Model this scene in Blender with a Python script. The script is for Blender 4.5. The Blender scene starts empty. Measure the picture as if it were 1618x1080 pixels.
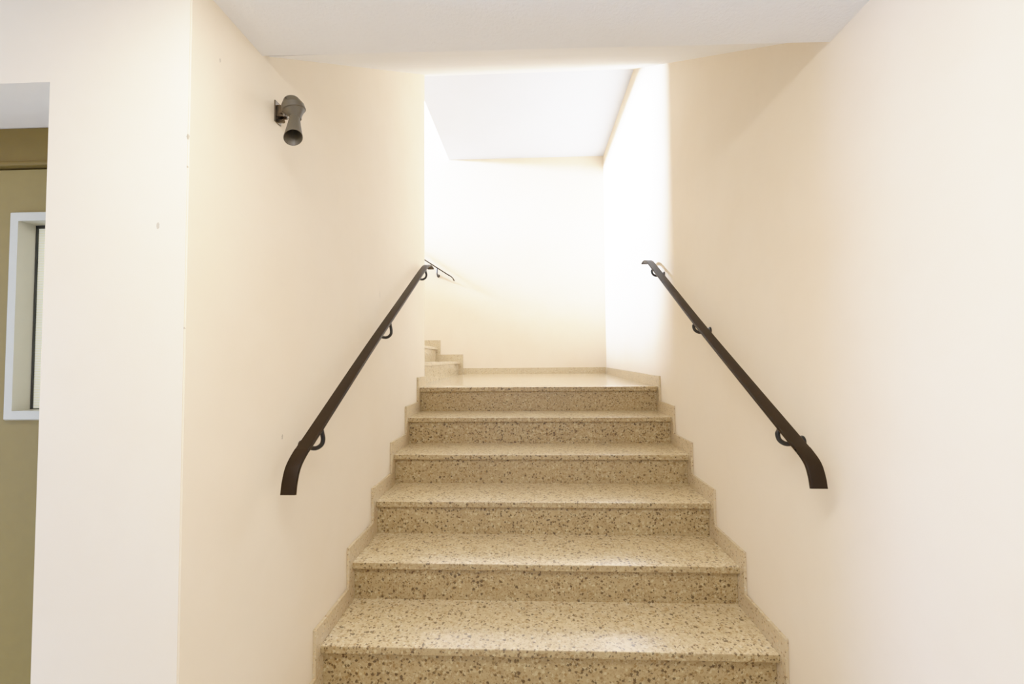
import bpy, bmesh, math, random
from mathutils import Vector, Matrix
random.seed(4)
S = bpy.context.scene
C = S.collection

# ------------------------------------------------------------------ helpers
def lin(c):
    return tuple((v/255/12.92 if v/255 <= .04045 else ((v/255+.055)/1.055)**2.4) for v in c) + (1.0,)

class N:
    """tiny node helper"""
    def __init__(self, name):
        self.m = bpy.data.materials.new(name); self.m.use_nodes = True
        self.t = self.m.node_tree; self.b = self.t.nodes['Principled BSDF']
    def n(self, kind, **kw):
        x = self.t.nodes.new(kind)
        for k, v in kw.items():
            if k.startswith('i_'):
                x.inputs[k[2:].replace('_', ' ')].default_value = v
            else: setattr(x, k, v)
        return x
    def l(self, a, b): self.t.links.new(a, b)
    def math(self, op, a, b=None, clamp=False):
        x = self.n('ShaderNodeMath', operation=op, use_clamp=clamp)
        for i, v in enumerate((a, b)):
            if v is None: continue
            if isinstance(v, (int, float)): x.inputs[i].default_value = v
            else: self.l(v, x.inputs[i])
        return x.outputs[0]
    def mix(self, fac, a, b):
        x = self.n('ShaderNodeMix', data_type='RGBA')
        for i, v in ((0, fac), (6, a), (7, b)):
            if isinstance(v, (int, float)): x.inputs[i].default_value = v
            elif isinstance(v, tuple): x.inputs[i].default_value = v
            else: self.l(v, x.inputs[i])
        return x.outputs[2]

def plaster(name, col, col2, bump=.12, scale=420, chips=(), spec=.25):
    k = N(name); tc = k.n('ShaderNodeTexCoord')
    n1 = k.n('ShaderNodeTexNoise', i_Scale=1.6, i_Detail=5.0, i_Roughness=.6); k.l(tc.outputs['Object'], n1.inputs['Vector'])
    r = k.n('ShaderNodeMapRange'); r.inputs[1].default_value = .35; r.inputs[2].default_value = .68
    k.l(n1.outputs[0], r.inputs[0])
    c = k.mix(r.outputs[0], lin(col), lin(col2))
    n3 = k.n('ShaderNodeTexNoise', i_Scale=9.0, i_Detail=8.0, i_Roughness=.7); k.l(tc.outputs['Object'], n3.inputs['Vector'])
    f3 = k.math('MULTIPLY', k.math('SUBTRACT', n3.outputs[0], .5, True), .25)
    c = k.mix(f3, c, lin(tuple(v*.82 for v in col)))
    for (p, s, e) in chips:                        # small knocks in the paint
        mp = k.n('ShaderNodeMapping', vector_type='TEXTURE'); mp.inputs['Location'].default_value = p; mp.inputs['Scale'].default_value = s
        k.l(tc.outputs['Object'], mp.inputs['Vector'])
        nn = k.n('ShaderNodeTexNoise', i_Scale=260.0, i_Detail=2.0); k.l(tc.outputs['Object'], nn.inputs['Vector'])
        ln = k.n('ShaderNodeVectorMath', operation='LENGTH'); k.l(mp.outputs[0], ln.inputs[0])
        d = k.math('ADD', ln.outputs['Value'], k.math('MULTIPLY', k.math('SUBTRACT', nn.outputs[0], .5), 1.6))
        msk = k.math('MULTIPLY', k.math('LESS_THAN', d, 1.0), e)
        c = k.mix(msk, c, lin((96, 88, 74)))
    k.l(c, k.b.inputs['Base Color'])
    k.b.inputs['Roughness'].default_value = .7
    k.b.inputs['Specular IOR Level'].default_value = spec
    n2 = k.n('ShaderNodeTexNoise', i_Scale=float(scale), i_Detail=3.0); k.l(tc.outputs['Object'], n2.inputs['Vector'])
    bp = k.n('ShaderNodeBump', i_Strength=bump, i_Distance=.002)
    k.l(n2.outputs[0], bp.inputs['Height']); k.l(bp.outputs[0], k.b.inputs['Normal'])
    return k.m

def terrazzo(name, base, dark, mid, light, rough=.3, amount=1.0, scale=1.0, coat=.0):
    k = N(name); tc = k.n('ShaderNodeTexCoord')
    wob = k.n('ShaderNodeTexNoise', i_Scale=150.0*scale, i_Detail=2.0); k.l(tc.outputs['Object'], wob.inputs['Vector'])
    off = k.n('ShaderNodeVectorMath', operation='SCALE'); off.inputs['Scale'].default_value = .013/scale
    sub = k.n('ShaderNodeVectorMath', operation='SUBTRACT'); sub.inputs[1].default_value = (.5, .5, .5)
    k.l(wob.outputs['Color'], sub.inputs[0]); k.l(sub.outputs[0], off.inputs[0])
    add = k.n('ShaderNodeVectorMath', operation='ADD'); k.l(tc.outputs['Object'], add.inputs[0]); k.l(off.outputs[0], add.inputs[1])
    nz = k.n('ShaderNodeTexNoise', i_Scale=6.0, i_Detail=6.0); k.l(tc.outputs['Object'], nz.inputs['Vector'])
    c = k.mix(k.math('MULTIPLY', nz.outputs[0], .9), lin(base), lin(tuple(v*.86 for v in base)))
    bl = k.n('ShaderNodeTexNoise', i_Scale=48.0, i_Detail=4.0, i_Roughness=.6); k.l(tc.outputs['Object'], bl.inputs['Vector'])
    mr = k.n('ShaderNodeMapRange'); mr.inputs[1].default_value = .42; mr.inputs[2].default_value = .66; k.l(bl.outputs[0], mr.inputs[0])
    c = k.mix(k.math('MULTIPLY', mr.outputs[0], .55*amount), c, lin(tuple(x*.5+y*.5 for x, y in zip(base, mid))))
    def layer(c, sc, size, keep, col, op=1.0):
        v = k.n('ShaderNodeTexVoronoi', feature='F1'); v.inputs['Scale'].default_value = sc*scale
        k.l(add.outputs[0], v.inputs['Vector'])
        sp = k.n('ShaderNodeSeparateColor'); k.l(v.outputs['Color'], sp.inputs[0])
        has = k.math('LESS_THAN', sp.outputs[0], keep*amount)
        rad = k.math('MULTIPLY', k.math('ADD', sp.outputs[1], .35), size)
        edge = k.math('MULTIPLY', k.math('SUBTRACT', rad, v.outputs['Distance']), 9.0, True)
        f = k.math('MULTIPLY', k.math('MULTIPLY', edge, has), op)
        col2 = k.mix(sp.outputs[2], lin(col), lin(tuple(min(255, x*1.35) for x in col)))
        return k.mix(f, c, col2)
    c = layer(c, 80, .55, .45, light, .22)
    c = layer(c, 130, .50, .60, mid, .5)
    c = layer(c, 84, .44, .42, mid, .7)
    c = layer(c, 60, .36, .26, dark, .85)
    c = layer(c, 100, .46, .30, dark, .85)
    k.l(c, k.b.inputs['Base Color'])
    k.b.inputs['Roughness'].default_value = rough
    k.b.inputs['Coat Weight'].default_value = coat; k.b.inputs['Coat Roughness'].default_value = .22
    return k.m

def paint(name, col, rough=.45, metal=0., noise=.06, spec=.5):
    k = N(name); tc = k.n('ShaderNodeTexCoord')
    n1 = k.n('ShaderNodeTexNoise', i_Scale=30.0, i_Detail=4.0); k.l(tc.outputs['Object'], n1.inputs['Vector'])
    c = k.mix(k.math('MULTIPLY', n1.outputs[0], 1.0), lin(tuple(v*(1-noise) for v in col)), lin(tuple(min(255, v*(1+noise)) for v in col)))
    k.l(c, k.b.inputs['Base Color']); k.b.inputs['Roughness'].default_value = rough; k.b.inputs['Metallic'].default_value = metal
    k.b.inputs['Specular IOR Level'].default_value = spec
    return k.m

def obj(name, bm, mat, parent=None, smooth=False, kind=None):
    bmesh.ops.recalc_face_normals(bm, faces=bm.faces)
    me = bpy.data.meshes.new(name); bm.to_mesh(me); bm.free()
    me.materials.append(mat)
    if smooth:
        for f in me.polygons: f.use_smooth = True
        me.set_sharp_from_angle(angle=math.radians(38))
    o = bpy.data.objects.new(name, me); C.objects.link(o)
    if parent: o.parent = parent
    if kind: o['kind'] = kind
    return o
def empty(name, loc, label, cat, group=None):
    o = bpy.data.objects.new(name, None); C.objects.link(o); o.location = loc
    o.empty_display_size = .1
    o['label'] = label; o['category'] = cat
    if group: o['group'] = group
    return o
def box(bm, a, b, bev=0, seg=2):
    vs = [bm.verts.new((x, y, z)) for x in (a[0], b[0]) for y in (a[1], b[1]) for z in (a[2], b[2])]
    fs = [(0,1,3,2), (4,6,7,5), (0,4,5,1), (2,3,7,6), (0,2,6,4), (1,5,7,3)]
    F = [bm.faces.new([vs[i] for i in f]) for f in fs]
    if bev:
        es = list({e for f in F for e in f.edges})
        bmesh.ops.bevel(bm, geom=es, offset=bev, segments=seg, affect='EDGES', profile=.5)
def prism(bm, pts, axis, a, b):
    """extrude polygon pts (2D) along axis from a to b"""
    def P(q, t):
        return {0: (t, q[0], q[1]), 1: (q[0], t, q[1]), 2: (q[0], q[1], t)}[axis]
    A = [bm.verts.new(P(q, a)) for q in pts]; B = [bm.verts.new(P(q, b)) for q in pts]
    bm.faces.new(A); bm.faces.new(B[::-1])
    n = len(pts)
    for i in range(n):
        bm.faces.new((A[i], B[i], B[(i+1) % n], A[(i+1) % n]))
def catmull(pts, n=8):
    P = [Vector(p) for p in pts]; P = [P[0]*2-P[1]] + P + [P[-1]*2-P[-2]]; out = []
    for i in range(1, len(P)-2):
        for k in range(n):
            t = k/n; a, b, c, d = P[i-1:i+3]
            out.append(.5*((2*b)+(c-a)*t+(2*a-5*b+4*c-d)*t*t+(3*b-a-3*c+d)*t**3))
    out.append(P[-2]); return out
def tube(bm, pts, r, seg=14, cap=True):
    pts = [Vector(p) for p in pts]; rings = []
    up = None
    for i, p in enumerate(pts):
        t = (pts[min(i+1, len(pts)-1)]-pts[max(i-1, 0)]).normalized()
        if up is None:
            up = t.orthogonal().normalized()
        up = (up - t*up.dot(t)).normalized(); s = t.cross(up)
        rr = r[i] if isinstance(r, (list, tuple)) else r
        rings.append([bm.verts.new(p+(up*math.cos(a)+s*math.sin(a))*rr) for a in [2*math.pi*k/seg for k in range(seg)]])
    for A, B in zip(rings, rings[1:]):
        for k in range(seg): bm.faces.new((A[k], A[(k+1) % seg], B[(k+1) % seg], B[k]))
    if cap: bm.faces.new(rings[0]); bm.faces.new(rings[-1][::-1])
def lathe(bm, prof, origin, axis, seg=32, caps=(True, True)):
    """prof: (distance along axis, radius)"""
    ax = Vector(axis).normalized(); u = ax.orthogonal().normalized(); v = ax.cross(u); o = Vector(origin); rings = []
    for d, r in prof:
        rings.append([bm.verts.new(o+ax*d+(u*math.cos(2*math.pi*k/seg)+v*math.sin(2*math.pi*k/seg))*r) for k in range(seg)])
    for A, B in zip(rings, rings[1:]):
        for k in range(seg): bm.faces.new((A[k], A[(k+1) % seg], B[(k+1) % seg], B[k]))
    if caps[0]: bm.faces.new(rings[0][::-1])
    if caps[1]: bm.faces.new(rings[-1])
def bar(bm, path, side, w, h, bev=.003):
    """flat bar: rectangular section (width w along `side`, thickness h) swept on path"""
    side = Vector(side).normalized(); pts = [Vector(p) for p in path]; rings = []
    sec = []
    for sx, sy in ((1,1), (-1,1), (-1,-1), (1,-1)):
        c = Vector((sx*(w/2-bev), sy*(h/2-bev)))
        a0 = {(1,1): 0, (-1,1): 90, (-1,-1): 180, (1,-1): 270}[(sx, sy)]
        for k in range(4):
            a = math.radians(a0+k*30); sec.append((c[0]+bev*math.cos(a), c[1]+bev*math.sin(a)))
    for i, p in enumerate(pts):
        t = (pts[min(i+1, len(pts)-1)]-pts[max(i-1, 0)]).normalized(); nn = t.cross(side).normalized()
        rings.append([bm.verts.new(p+side*x+nn*y) for x, y in sec])
    n = len(sec)
    for A, B in zip(rings, rings[1:]):
        for k in range(n): bm.faces.new((A[k], A[(k+1) % n], B[(k+1) % n], B[k]))
    bm.faces.new(rings[0]); bm.faces.new(rings[-1][::-1])

# ------------------------------------------------------------------ dimensions (metres)
XL, XR = -.796, .876            # wall faces either side of the lower flight
SK = .012                       # skirting thickness
RUN, RISE, Y0, OV = .2945, .17, 1.6597-.2945, .024
NST = 7                         # nosings 0..5 are treads, 6 is the landing edge
def ny(i): return Y0+RUN*i
def nz(i): return RISE*(i+1)
ZL = nz(6)                      # landing height 1.19
YB = 5.30                       # back wall
YW = 3.33                       # end of the wall left of the flight
CY, CZ, CS = 1.28, 2.296, .618  # flat ceiling ends, height, slope
ZT = 3.79; YT = CY+(ZT-CZ)/CS   # landing ceiling
XS = -.97                       # left edge of landing ceiling
XO = -4.6                       # far left end of the upper flight
TOP = 6.2

# ------------------------------------------------------------------ materials
M = {}
M['wall'] = plaster('cream plaster', (229, 211, 183), (226, 206, 175), chips=[
    ((XL-.003, 1.0, 1.909), (.003, .005, .006), .6), ((XL-.002, 1.0, 1.838), (.002, .003, .003), .6),
    ((-.866, 1.0, 1.700), (.004, .01, .008), .5), ((XL-.002, 1.0, 1.46), (.002, .003, .003), .5),
    ((XL, 1.412, 1.141), (.01, .004, .008), .5), ((XL, 2.33, 1.73), (.01, .004, .02), .25), ((XL, 1.10, 2.16), (.01, .003, .006), .4)])
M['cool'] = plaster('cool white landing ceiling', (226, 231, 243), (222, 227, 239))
M['ceil'] = plaster('ceiling roughcast', (240, 238, 235), (236, 233, 228), bump=.9, scale=110)
M['terr'] = terrazzo('terrazzo step', (222, 196, 148), (56, 36, 8), (118, 88, 44), (224, 206, 166), rough=.3, coat=1.0)
M['terrShade'] = terrazzo('terrazzo riser shaded', (172, 146, 100), (44, 27, 5), (92, 66, 30), (196, 178, 138), rough=.4)  # darker copy of the step terrazzo; shade of front faces is in the colour
M['terrL'] = terrazzo('polished terrazzo landing', (206, 184, 146), (84, 62, 36), (160, 132, 92), (224, 206, 170), rough=.16, amount=.7, coat=.4)
M['skirt'] = terrazzo('skirting terrazzo', (202, 178, 138), (90, 66, 38), (162, 134, 94), (218, 200, 162), rough=.35, amount=.6, scale=1.3)
M['grout'] = paint('grout', (196, 178, 146), .8)
M['rail'] = paint('dark bronze paint', (26, 15, 2), .5, .0, .05, .12)
M['brk'] = paint('black bracket', (12, 11, 12), .35, .3, .05)
M['grey'] = paint('grey brown enamel', (66, 59, 46), .55, .0, .03)
M['greyin'] = paint('dull shade lining', (56, 51, 42), .35, .2, .05)
M['steel'] = paint('worn galvanised steel', (84, 74, 60), .35, .8, .15)
M['dark'] = paint('dark screw', (24, 22, 20), .5)
M['door'] = paint('olive beige door paint', (124, 104, 54), .7, 0, .03, .12)
M['frame'] = paint('olive door frame paint', (104, 82, 30), .7, 0, .03, .12)
M['alu'] = paint('light grey window frame', (182, 174, 150), .4, .1, .02)
M['gasket'] = paint('black gasket', (22, 22, 18), .6)
M['floor'] = terrazzo('hall floor terrazzo', (234, 228, 216), (130, 116, 98), (200, 186, 164), (240, 234, 222), rough=.25)
# reeded glass with emission standing in for daylight from the room beyond
k = N('reeded glowing glass'); tc = k.n('ShaderNodeTexCoord')
wv = k.n('ShaderNodeTexWave', wave_type='BANDS', bands_direction='Z', i_Scale=42.0); k.l(tc.outputs['Object'], wv.inputs['Vector'])
k.l(k.mix(wv.outputs[0], lin((236, 232, 206)), lin((214, 210, 176))), k.b.inputs['Base Color'])
k.l(k.mix(wv.outputs[0], lin((250, 250, 226)), lin((216, 216, 186))), k.b.inputs['Emission Color'])
k.b.inputs['Emission Strength'].default_value = .75
k.b.inputs['Roughness'].default_value = .2
M['glass'] = k.m

# ------------------------------------------------------------------ setting
def struct(name, bm, m, parent=None): return obj(name, bm, m, parent, kind='structure')
# wall left of the flight: solid mass, the hall face beside the door recess, and the back of it over the upper flight
bm = bmesh.new()
prism(bm, [(XL, 1.0), (XL, YW), (XO, YW), (XO, 1.34), (-1.141, 1.34), (-1.141, 1.0)], 2, 0, TOP)
bmesh.ops.bevel(bm, geom=[e for e in bm.edges if abs(e.verts[0].co.x-e.verts[1].co.x) < 1e-6 and abs(e.verts[0].co.y-e.verts[1].co.y) < 1e-6 and e.verts[0].co.y < 3.4 and e.verts[0].co.x > -1.0],
                offset=.003, segments=3, affect='EDGES')
struct('wall_left', bm, M['wall'])
bm = bmesh.new(); box(bm, (-4.2, 1.0, 2.052), (-1.141, 1.34, TOP)); box(bm, (-4.2, 1.0, 0), (-2.30, 1.34, 2.052)); struct('wall_front', bm, M['wall'])   # over the door recess
bm = bmesh.new(); box(bm, (-4.4, -3.2, 0), (-4.2, 1.0, CZ+.2)); struct('wall_hall', bm, M['wall'])
bm = bmesh.new(); box(bm, (XR, -3.2, 0), (XR+.2, YB+.2, TOP)); struct('wall_right', bm, M['wall'])
bm = bmesh.new(); box(bm, (XO, YB, 0), (XR, YB+.2, TOP)); struct('wall_back', bm, M['wall'])
bm = bmesh.new(); box(bm, (-4.2, -3.2, -.15), (XR, ny(0)+OV, 0)); struct('floor', bm, M['floor'])
bm = bmesh.new(); box(bm, (XO-.2, YW-.2, 0), (XO, YB+.2, 3.74)); box(bm, (XO-.2, YW-.2, 5.7), (XO, YB+.2, TOP)); struct('wall_end', bm, M['wall'])      # below and above the window at the head of the upper flight
# ceilings
bm = bmesh.new()
prism(bm, [(-3.2, CZ), (CY, CZ), (CY, TOP), (-3.2, TOP)], 0, XL, XR)
v = [x for x in bm.verts if abs(x.co.y-CY) < 1e-6 and x.co.x > 0]
for x in v: x.co.y += .03
box(bm, (-4.2, -3.2, CZ), (XL, 1.0, CZ+.2))
struct('ceiling', bm, M['ceil'])
bm = bmesh.new()
prism(bm, [(CY+.03, CZ+.03*CS), (YT, ZT), (YT, TOP), (CY+.03, TOP)], 0, XL, XR)
prism(bm, [(YW, CZ+(YW-CY)*CS), (YT, ZT), (YT, TOP), (YW, TOP)], 0, XS, XL)
struct('ceiling_slope', bm, M['ceil'])
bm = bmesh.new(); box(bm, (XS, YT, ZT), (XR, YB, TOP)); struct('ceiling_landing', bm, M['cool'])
bm = bmesh.new(); box(bm, (XO, YW, TOP), (XR, YB, TOP+.15)); struct('ceiling_upper', bm, M['wall'])

# ------------------------------------------------------------------ lower flight
st = empty('staircase', (0.04, ny(0), 0), 'straight flight of speckled beige terrazzo steps rising between the two cream walls', 'stairs')
st_inv = Matrix.Translation(-st.location)
def part(name, bm, m, root, smooth=False):
    bmesh.ops.translate(bm, verts=bm.verts, vec=-root.location)
    return obj(name, bm, m, root, smooth)
def tread_bm(x0, x1, y0, y1, z, th=.031, tilt=.006):
    """slab with rounded nosing, profile in YZ"""
    b = bmesh.new(); r = .004; pts = []
    for a in range(0, 91, 18):
        t = math.radians(a); pts.append((y0+r-r*math.cos(t), z-tilt*.55-r+r*math.sin(t)))
    pts += [(y1, z+tilt*.45), (y1, z-th), (y0+.003, z-th), (y0, z-th+.003)]
    prism(b, pts, 0, x0, x1); return b
xa, xb = XL+SK, XR-SK
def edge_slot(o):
    """front edge of a tread gets the darkened terrazzo; shade put into its colour"""
    o.data.materials.append(M['terrShade'])
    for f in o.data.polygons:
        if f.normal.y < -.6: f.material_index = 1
for i in range(6):
    y1 = ny(i+1)+OV
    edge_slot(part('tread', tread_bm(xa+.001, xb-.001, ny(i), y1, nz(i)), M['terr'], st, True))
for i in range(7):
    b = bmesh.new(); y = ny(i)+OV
    box(b, (xa+.001, y, (nz(i-1) if i else 0)), (xb-.001, y+.02, nz(i)-.031)); part('riser', b, M['terrShade'], st)
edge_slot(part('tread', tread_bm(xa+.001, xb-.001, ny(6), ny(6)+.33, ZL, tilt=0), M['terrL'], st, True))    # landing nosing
b = bmesh.new(); 
for i in range(6): box(b, (XL+.02, ny(i)+OV+.02, 0), (XR-.02, ny(i+1)+OV, nz(i)-.031))
part('step_base', b, M['grout'], st)
def skirt_bm(x0, x1, yend):
    b = bmesh.new(); s = .072; f = .034
    pts = [(ny(0)-f, 0)]
    for i in range(7):
        pts.append((ny(i)-f, nz(i)+s))
        if i < 6: pts.append((ny(i+1)-f, nz(i)+s))
    pts.append((yend, ZL+s)); pts.append((yend, ZL-.05))
    pts.append((ny(6)+.1, ZL-.25)); pts.append((ny(1)+.1, 0))
    # build as strips so that the faces stay convex
    lo = [(ny(0)-f, 0)]
    for i in range(7):
        ya = ny(i)-f; yb = (ny(i+1)-f) if i < 6 else yend
        prism(b, [(ya, max(0, nz(i)-RISE*1.2)), (yb, max(0, nz(i)-RISE*1.2)), (yb, nz(i)+s), (ya, nz(i)+s)], 0, x0, x1)
    return b
part('skirting', skirt_bm(XL+.0008, XL+SK, YW), M['skirt'], st)
part('skirting', skirt_bm(XR-SK, XR-.0008, ny(6)+.3), M['skirt'], st)

# landing
bm = bmesh.new()
A = [(xa, ny(6)+.33, ZL), (xb, ny(6)+.33, ZL), (XR, YB, ZL+.022), (-.861, YB, ZL+.022), (-.861, YW+.002, ZL), (xa, YW+.002, ZL)]
vs = [bm.verts.new(p) for p in A]; ws = [bm.verts.new((p[0], p[1], ZL-.2)) for p in A]
bm.faces.new(vs); bm.faces.new(ws[::-1])
for i in range(6): bm.faces.new((vs[i], ws[i], ws[(i+1) % 6], vs[(i+1) % 6]))
struct('floor_landing', bm, M['terrL'])
bm = bmesh.new(); prism(bm, [(ny(6)+.3, ZL-.03), (YB, ZL), (YB, ZL+.093), (ny(6)+.3, ZL+.074)], 0, XR-SK, XR); struct('baseboard_right', bm, M['skirt'])
bm = bmesh.new(); box(bm, (-.804, YB-SK, ZL), (XR-SK, YB, ZL+.093)); struct('baseboard_back', bm, M['skirt'])

# ------------------------------------------------------------------ upper flight (goes off to the left along the back wall)
ux0, uw = -.861, .27
up = empty('staircase', (ux0, YB, ZL), 'upper flight of pale terrazzo steps starting at the left end of the landing', 'stairs')
NU = 9; zu0 = ZL+.004
for i in range(NU):
    z = zu0+RISE*(i+1); x = ux0-uw*i
    b = tread_bm(YW+.004, YB-SK, 0, uw+.022, z, tilt=0)
    for v in b.verts: a, y, zz = v.co; v.co = (x+.022-y, a, zz)
    part('tread', b, M['terrL'], up, True)
    b = bmesh.new(); box(b, (x-.02, YW+.004, z-RISE-(.01 if i else 0.0)), (x, YB-SK, z-.031)); part('riser', b, M['terrL'], up)
b = bmesh.new()
for i in range(NU):
    z = zu0+RISE*(i+1)+.082; x = ux0-uw*i
    prism(b, [(x+.055, z-.3 if i else ZL), (x+.055, z), (x+.055-uw, z), (x+.055-uw, z-.3)], 1, YB-SK, YB-.0008)
part('skirting', b, M['skirt'], up)
bm = bmesh.new(); box(bm, (XO, YW+.004, zu0+RISE*NU-.2), (ux0-uw*NU, YB, zu0+RISE*NU)); struct('floor_upper', bm, M['terrL'])

# ------------------------------------------------------------------ handrails
def bracket(root, plate, rail, out, tang):
    """round wall plate, U shaped arm that drops, comes out from the wall and rises under the rail"""
    out = Vector(out); p = Vector(plate); r = Vector(rail)
    b = bmesh.new(); lathe(b, [(0, .019), (.004, .019), (.007, .016), (.010, .009)], p, out, 28)
    pl = part('wall_plate', b, M['brk'], root, True)
    d = (r-p); L = d.dot(out)
    q = [p+out*.004, p+out*(L*.35)+Vector((0, 0, -.004)), p+out*(L*.75)+Vector((0, 0, -.008)),
         p+out*(L*1.04)+Vector((0, 0, .004)), p+out*(L*1.12)+Vector((0, 0, .024)), p+out*(L*1.05)+Vector((0, 0, d.z*.7)), r]
    b = bmesh.new(); tube(b, catmull(q, 6), .0078, 14); a = part('arm', b, M['brk'], root, True)
    b = bmesh.new(); t = Vector(tang).normalized(); s = out; n = t.cross(s).normalized()
    c = r+Vector((0, 0, .001))
    vs = [b.verts.new(c+t*u*.022+s*w*.012+n*h*.002) for u in (-1, 1) for w in (-1, 1) for h in (-1, 1)]
    for f in ((0,1,3,2), (4,6,7,5), (0,4,5,1), (2,3,7,6), (0,2,6,4), (1,5,7,3)): b.faces.new([vs[i] for i in f])
    part('saddle', b, M['brk'], root)

def rail_z(pts, y):
    for (a, b) in zip(pts, pts[1:]):
        if min(a[0], b[0]) <= y <= max(a[0], b[0]):
            t = (y-a[0])/(b[0]-a[0]); return a[1]+(b[1]-a[1])*t
def side_rail(x, wall, sgn, pts, brs, label):
    r0 = empty('handrail', (wall, 1.5, 1.1), label, 'handrail', 'bronze handrails beside the lower flight')
    b = bmesh.new(); path = catmull([(x, p[0], p[1]) for p in pts], 7)
    bar(b, path, (1, 0, 0), .046, .013, .0035)
    part('rail', b, M['rail'], r0, True)
    for (y, z) in brs:
        bracket(r0, (wall, y, z), (x, y, rail_z(pts, y)-.009), (sgn, 0, 0), (0, 1, .57))
LP = [(1.322, .985), (1.330, 1.022), (1.350, 1.062), (1.395, 1.098), (1.46, 1.134), (1.997, 1.443), (2.5, 1.722), (2.98, 1.988), (3.09, 2.038), (3.16, 2.052), (3.225, 2.046)]
RP = [(1.316, 1.012), (1.324, 1.045), (1.342, 1.078), (1.385, 1.108), (1.45, 1.142), (2.146, 1.520), (2.6, 1.778), (2.967, 1.987), (3.06, 2.036), (3.13, 2.055), (3.19, 2.05)]
side_rail(-.725, XL, 1, LP, [(1.525, 1.091), (2.275, 1.507), (3.05, 1.945)], 'dark bronze flat handrail fixed to the left wall of the stairs')
side_rail(.805, XR, -1, RP, [(1.505, 1.110), (2.235, 1.515), (2.97, 1.93)], 'dark bronze flat handrail fixed to the right wall of the stairs')
r0 = empty('handrail', (-1.1, YB, 2.4), 'short stretch of dark handrail on the white back wall, peeking past the corner', 'handrail')
UP = [(-.900, 2.312), (-.916, 2.342), (-.945, 2.368), (-1.0, 2.402), (-1.25, 2.566), (-2.0, 3.058), (-2.9, 3.648), (-3.1, 3.72), (-3.2, 3.73)]
b = bmesh.new(); bar(b, catmull([(p[0], 5.23, p[1]) for p in UP], 7), (0, 1, 0), .042, .013, .0035); part('rail', b, M['rail'], r0, True)
for x, z in ((-1.10, 2.385), (-1.95, 2.94), (-2.8, 3.49)):
    zr = rail_z(UP, x)-.009
    bracket(r0, (x, YB, z), (x, 5.23, zr), (0, -1, 0), (-1, 0, .65))

# ------------------------------------------------------------------ spotlight on the left wall
sp = empty('wall_spotlight', (XL, 1.36, 2.16), 'small grey spotlight with a flared downward shade high on the left wall', 'spotlight')
b = bmesh.new(); box(b, (XL, 1.343, 2.132), (XL+.004, 1.379, 2.200), .0015); part('mounting_plate', b, M['steel'], sp)
b = bmesh.new()
box(b, (XL+.004, 1.349, 2.150), (XL+.028, 1.353, 2.186), .001); box(b, (XL+.004, 1.369, 2.150), (XL+.028, 1.373, 2.186), .001)
tube(b, [(XL+.022, 1.342, 2.160), (XL+.022, 1.380, 2.160)], .005, 10)
tube(b, [(XL+.003, 1.361, 2.140), (XL+.026, 1.352, 2.134)], .006, 10)
part('knuckle', b, M['steel'], sp, True)
b = bmesh.new(); tube(b, [(XL+.022, 1.361, 2.166), (XL+.055, 1.335, 2.172)], .0085, 14); part('arm', b, M['dark'], sp, True)
hax = Vector((.22, .10, -1)).normalized(); h0 = Vector((-.7285, 1.318, 2.188))
b = bmesh.new()
lathe(b, [(0, .004), (.0005, .0175), (.004, .0215), (.021, .0318), (.023, .0328), (.037, .0345), (.0385, .0338)], h0, hax, 40)
lathe(b, [(.0385, .0338), (.0395, .0310), (.058, .018), (.067, .0150)], h0, hax, 40)
hs = part('housing', b, M['grey'], sp, True); hs.data.set_sharp_from_angle(angle=math.radians(14))
b = bmesh.new(); c = h0+hax*.017+Vector((-.004, -.0285, 0)); lathe(b, [(0, .0018), (.002, .0018)], c, (-.1, -1, .3), 12); part('screw', b, M['dark'], sp)
cax = Vector((.10, -.30, -1)).normalized(); c0 = h0+hax*.052
b = bmesh.new()
pr = [(0, .0145), (.014, .0150), (.040, .0185), (.068, .0230), (.088, .0262)]
lathe(b, pr+[(.0885, .0255)]+[(d, r-.0015) for d, r in pr[::-1]][0:4], c0, cax, 44, caps=(True, False))
sd = Vector((.92, -.40, 0))                     # the mouth is cut on a slant
for v in b.verts:
    rel = v.co-c0; t = rel.dot(cax); rr = rel-cax*t
    v.co -= cax*(rr.dot(sd)*.42*max(0, t/.088)**1.5)
part('shade', b, M['grey'], sp, True)
b = bmesh.new(); lathe(b, [(.036, .0175), (.030, .014), (.026, .006)], c0, cax, 30, caps=(False, True)); part('lens', b, M['greyin'], sp, True)

# ------------------------------------------------------------------ door in the recess at the far left
DY = 1.20
bm = bmesh.new()
box(bm, (-2.30, DY-.004, 1.948), (-1.143, DY+.10, 2.05))
d = struct('door_1', bm, M['frame'])
b = bmesh.new(); box(b, (-2.30, DY-.012, 1.940), (-1.143, DY+.02, 1.951), .003); obj('frame_lip', b, M['frame'], d)
# leaf with an opening for the vision panel
wx0, wx1, wz0, wz1 = -1.455, -1.215, 1.236, 1.797
bm = bmesh.new()
for a, c in (((-2.25, 0.005), (wx0, 1.934)), ((wx1, 0.005), (-1.145, 1.934)), ((wx0, 0.005), (wx1, wz0)), ((wx0, wz1), (wx1, 1.934))):
    box(bm, (a[0], DY+.004, a[1]), (c[0], DY+.055, c[1]))
obj('door_leaf', bm, M['door'], d)
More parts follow.
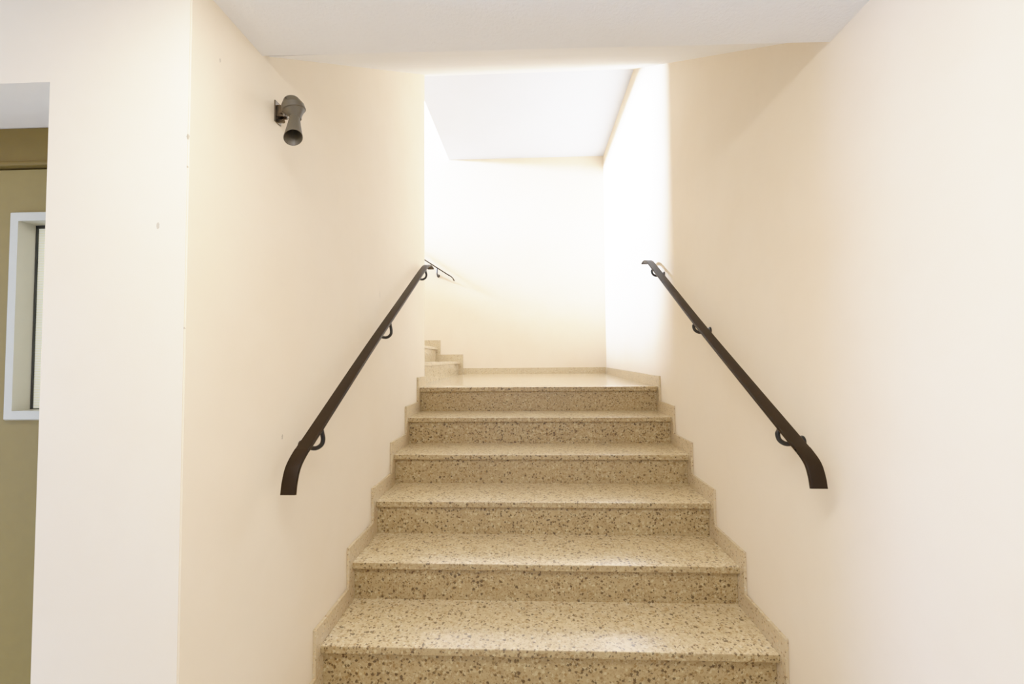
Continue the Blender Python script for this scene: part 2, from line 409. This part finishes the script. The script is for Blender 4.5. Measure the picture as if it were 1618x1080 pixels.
# mitred light grey surround and its reveal
bm = bmesh.new(); fo, fi = .012, .014
O = [(wx0-fo, wz0-fo), (wx1+fo, wz0-fo), (wx1+fo, wz1+fo), (wx0-fo, wz1+fo)]
I = [(wx0+fi, wz0+fi), (wx1-fi, wz0+fi), (wx1-fi, wz1-fi), (wx0+fi, wz1-fi)]
for i in range(4):
    j = (i+1) % 4
    f0, f1 = DY-.008, DY+.052
    a = [(O[i][0], f0+.006, O[i][1]), (O[j][0], f0+.006, O[j][1])]
    a2 = [(O[i][0]+.003*(1 if i in (0, 3) else -1), f0, O[i][1]+.003*(1 if i < 2 else -1)), (O[j][0]+.003*(1 if j in (0, 3) else -1), f0, O[j][1]+.003*(1 if j < 2 else -1))]
    bk = [(O[i][0], DY+.004, O[i][1]), (O[j][0], DY+.004, O[j][1])]
    n0 = [(I[i][0], f0, I[i][1]), (I[j][0], f0, I[j][1])]; n1 = [(I[i][0], f1, I[i][1]), (I[j][0], f1, I[j][1])]
    for q in ((bk, a), (a, a2), (a2, n0), (n0, n1)):
        bm.faces.new([bm.verts.new(p) for p in (q[0][0], q[0][1], q[1][1], q[1][0])])
bmesh.ops.remove_doubles(bm, verts=bm.verts, dist=1e-5)
wf = obj('window_frame', bm, M['alu'], d)
bm = bmesh.new()
for (a, c) in (((I[0][0], I[0][1]), (I[0][0]+.003, I[2][1])), ((I[1][0]-.003, I[0][1]), (I[1][0], I[2][1])), ((I[0][0], I[2][1]-.008), (I[1][0], I[2][1])), ((I[0][0], I[0][1]), (I[1][0], I[0][1]+.002))):
    box(bm, (a[0], DY+.038, a[1]), (c[0], DY+.046, c[1]))
obj('gasket', bm, M['gasket'], wf)
bm = bmesh.new(); box(bm, (I[0][0], DY+.044, I[0][1]), (I[1][0], DY+.050, I[2][1])); obj('pane', bm, M['glass'], wf)

# ------------------------------------------------------------------ light
def area(name, loc, target, sx, sy, power, col, spread=180):
    l = bpy.data.lights.new(name, 'AREA'); l.shape = 'RECTANGLE'; l.size = sx; l.size_y = sy; l.energy = power; l.color = col; l.spread = math.radians(spread)
    o = bpy.data.objects.new(name, l); C.objects.link(o); o.location = loc
    o.rotation_euler = (Vector(target)-Vector(loc)).to_track_quat('-Z', 'Y').to_euler(); return o
area('stair_window_light', (-6.6, 4.35, 4.38), (0, 4.35, 2.3), 1.9, .55, 6000, (.54, .68, 1.0), 100)
area('hall_side_daylight', (-4.0, .55, 1.25), (.9, .75, 1.25), 0.6, 2.0, 400, (.30, .50, 1.0))
area('hall_daylight', (-1.4, -3.0, 1.3), (-.2, 2, 1.6), 4.6, 2.1, 104, (.96, .95, 1.0))
area('stair_fill_light', (-.15, .45, CZ-.02), (.04, .9, 0), 1.1, .5, 125, (1.0, .965, .94))  # added fill without a fixture, brightens the lower flight
W = bpy.data.worlds.new('World'); S.world = W; W.use_nodes = True
W.node_tree.nodes['Background'].inputs[0].default_value = (.92, .95, 1.0, 1); W.node_tree.nodes['Background'].inputs[1].default_value = .8
S.view_settings.view_transform = 'Standard'; S.view_settings.look = 'None'; S.view_settings.exposure = 0.0
S.view_settings.use_curve_mapping = True
cm = S.view_settings.curve_mapping; WH = 10.0
cm.white_level = (WH, WH, WH); cm.use_clip = False
cv = cm.curves[3]
def tone(v):
    f = .60*math.log(1+v)
    return f if f < .8 else .8+.2*(1-math.exp(-(f-.8)/.2))
xs = [0, .15, .3, .5, .75, 1.05, 1.4, 1.8, 2.3, 2.8, 3.4, 4.1, 5.0, 6.3, 8.0, 10.0]
cv.points[0].location = (0, 0); cv.points[1].location = (1, tone(WH))
for x in xs[1:-1]:
    cv.points.new(x/WH, tone(x))
for p_ in cv.points: p_.handle_type = 'AUTO_CLAMPED'
cm.update()

# ------------------------------------------------------------------ camera
F, YAW, PIT, ROL = 710.34, .0426, .0385, -.0078
cam = bpy.data.cameras.new('camera'); co = bpy.data.objects.new('camera', cam); C.objects.link(co); S.camera = co
cam.sensor_fit = 'HORIZONTAL'; cam.sensor_width = 36; cam.lens = F/1618*36; cam.clip_start = .02
fw = Vector((-math.sin(YAW)*math.cos(PIT), math.cos(YAW)*math.cos(PIT), math.sin(PIT)))
rt = Vector((math.cos(YAW), math.sin(YAW), 0)); uu = rt.cross(fw)
r2 = rt*math.cos(ROL)+uu*math.sin(ROL); u2 = uu*math.cos(ROL)-rt*math.sin(ROL)
m = Matrix((r2, u2, -fw)).transposed().to_4x4(); m.translation = (0, 0, 1.3825); co.matrix_world = m
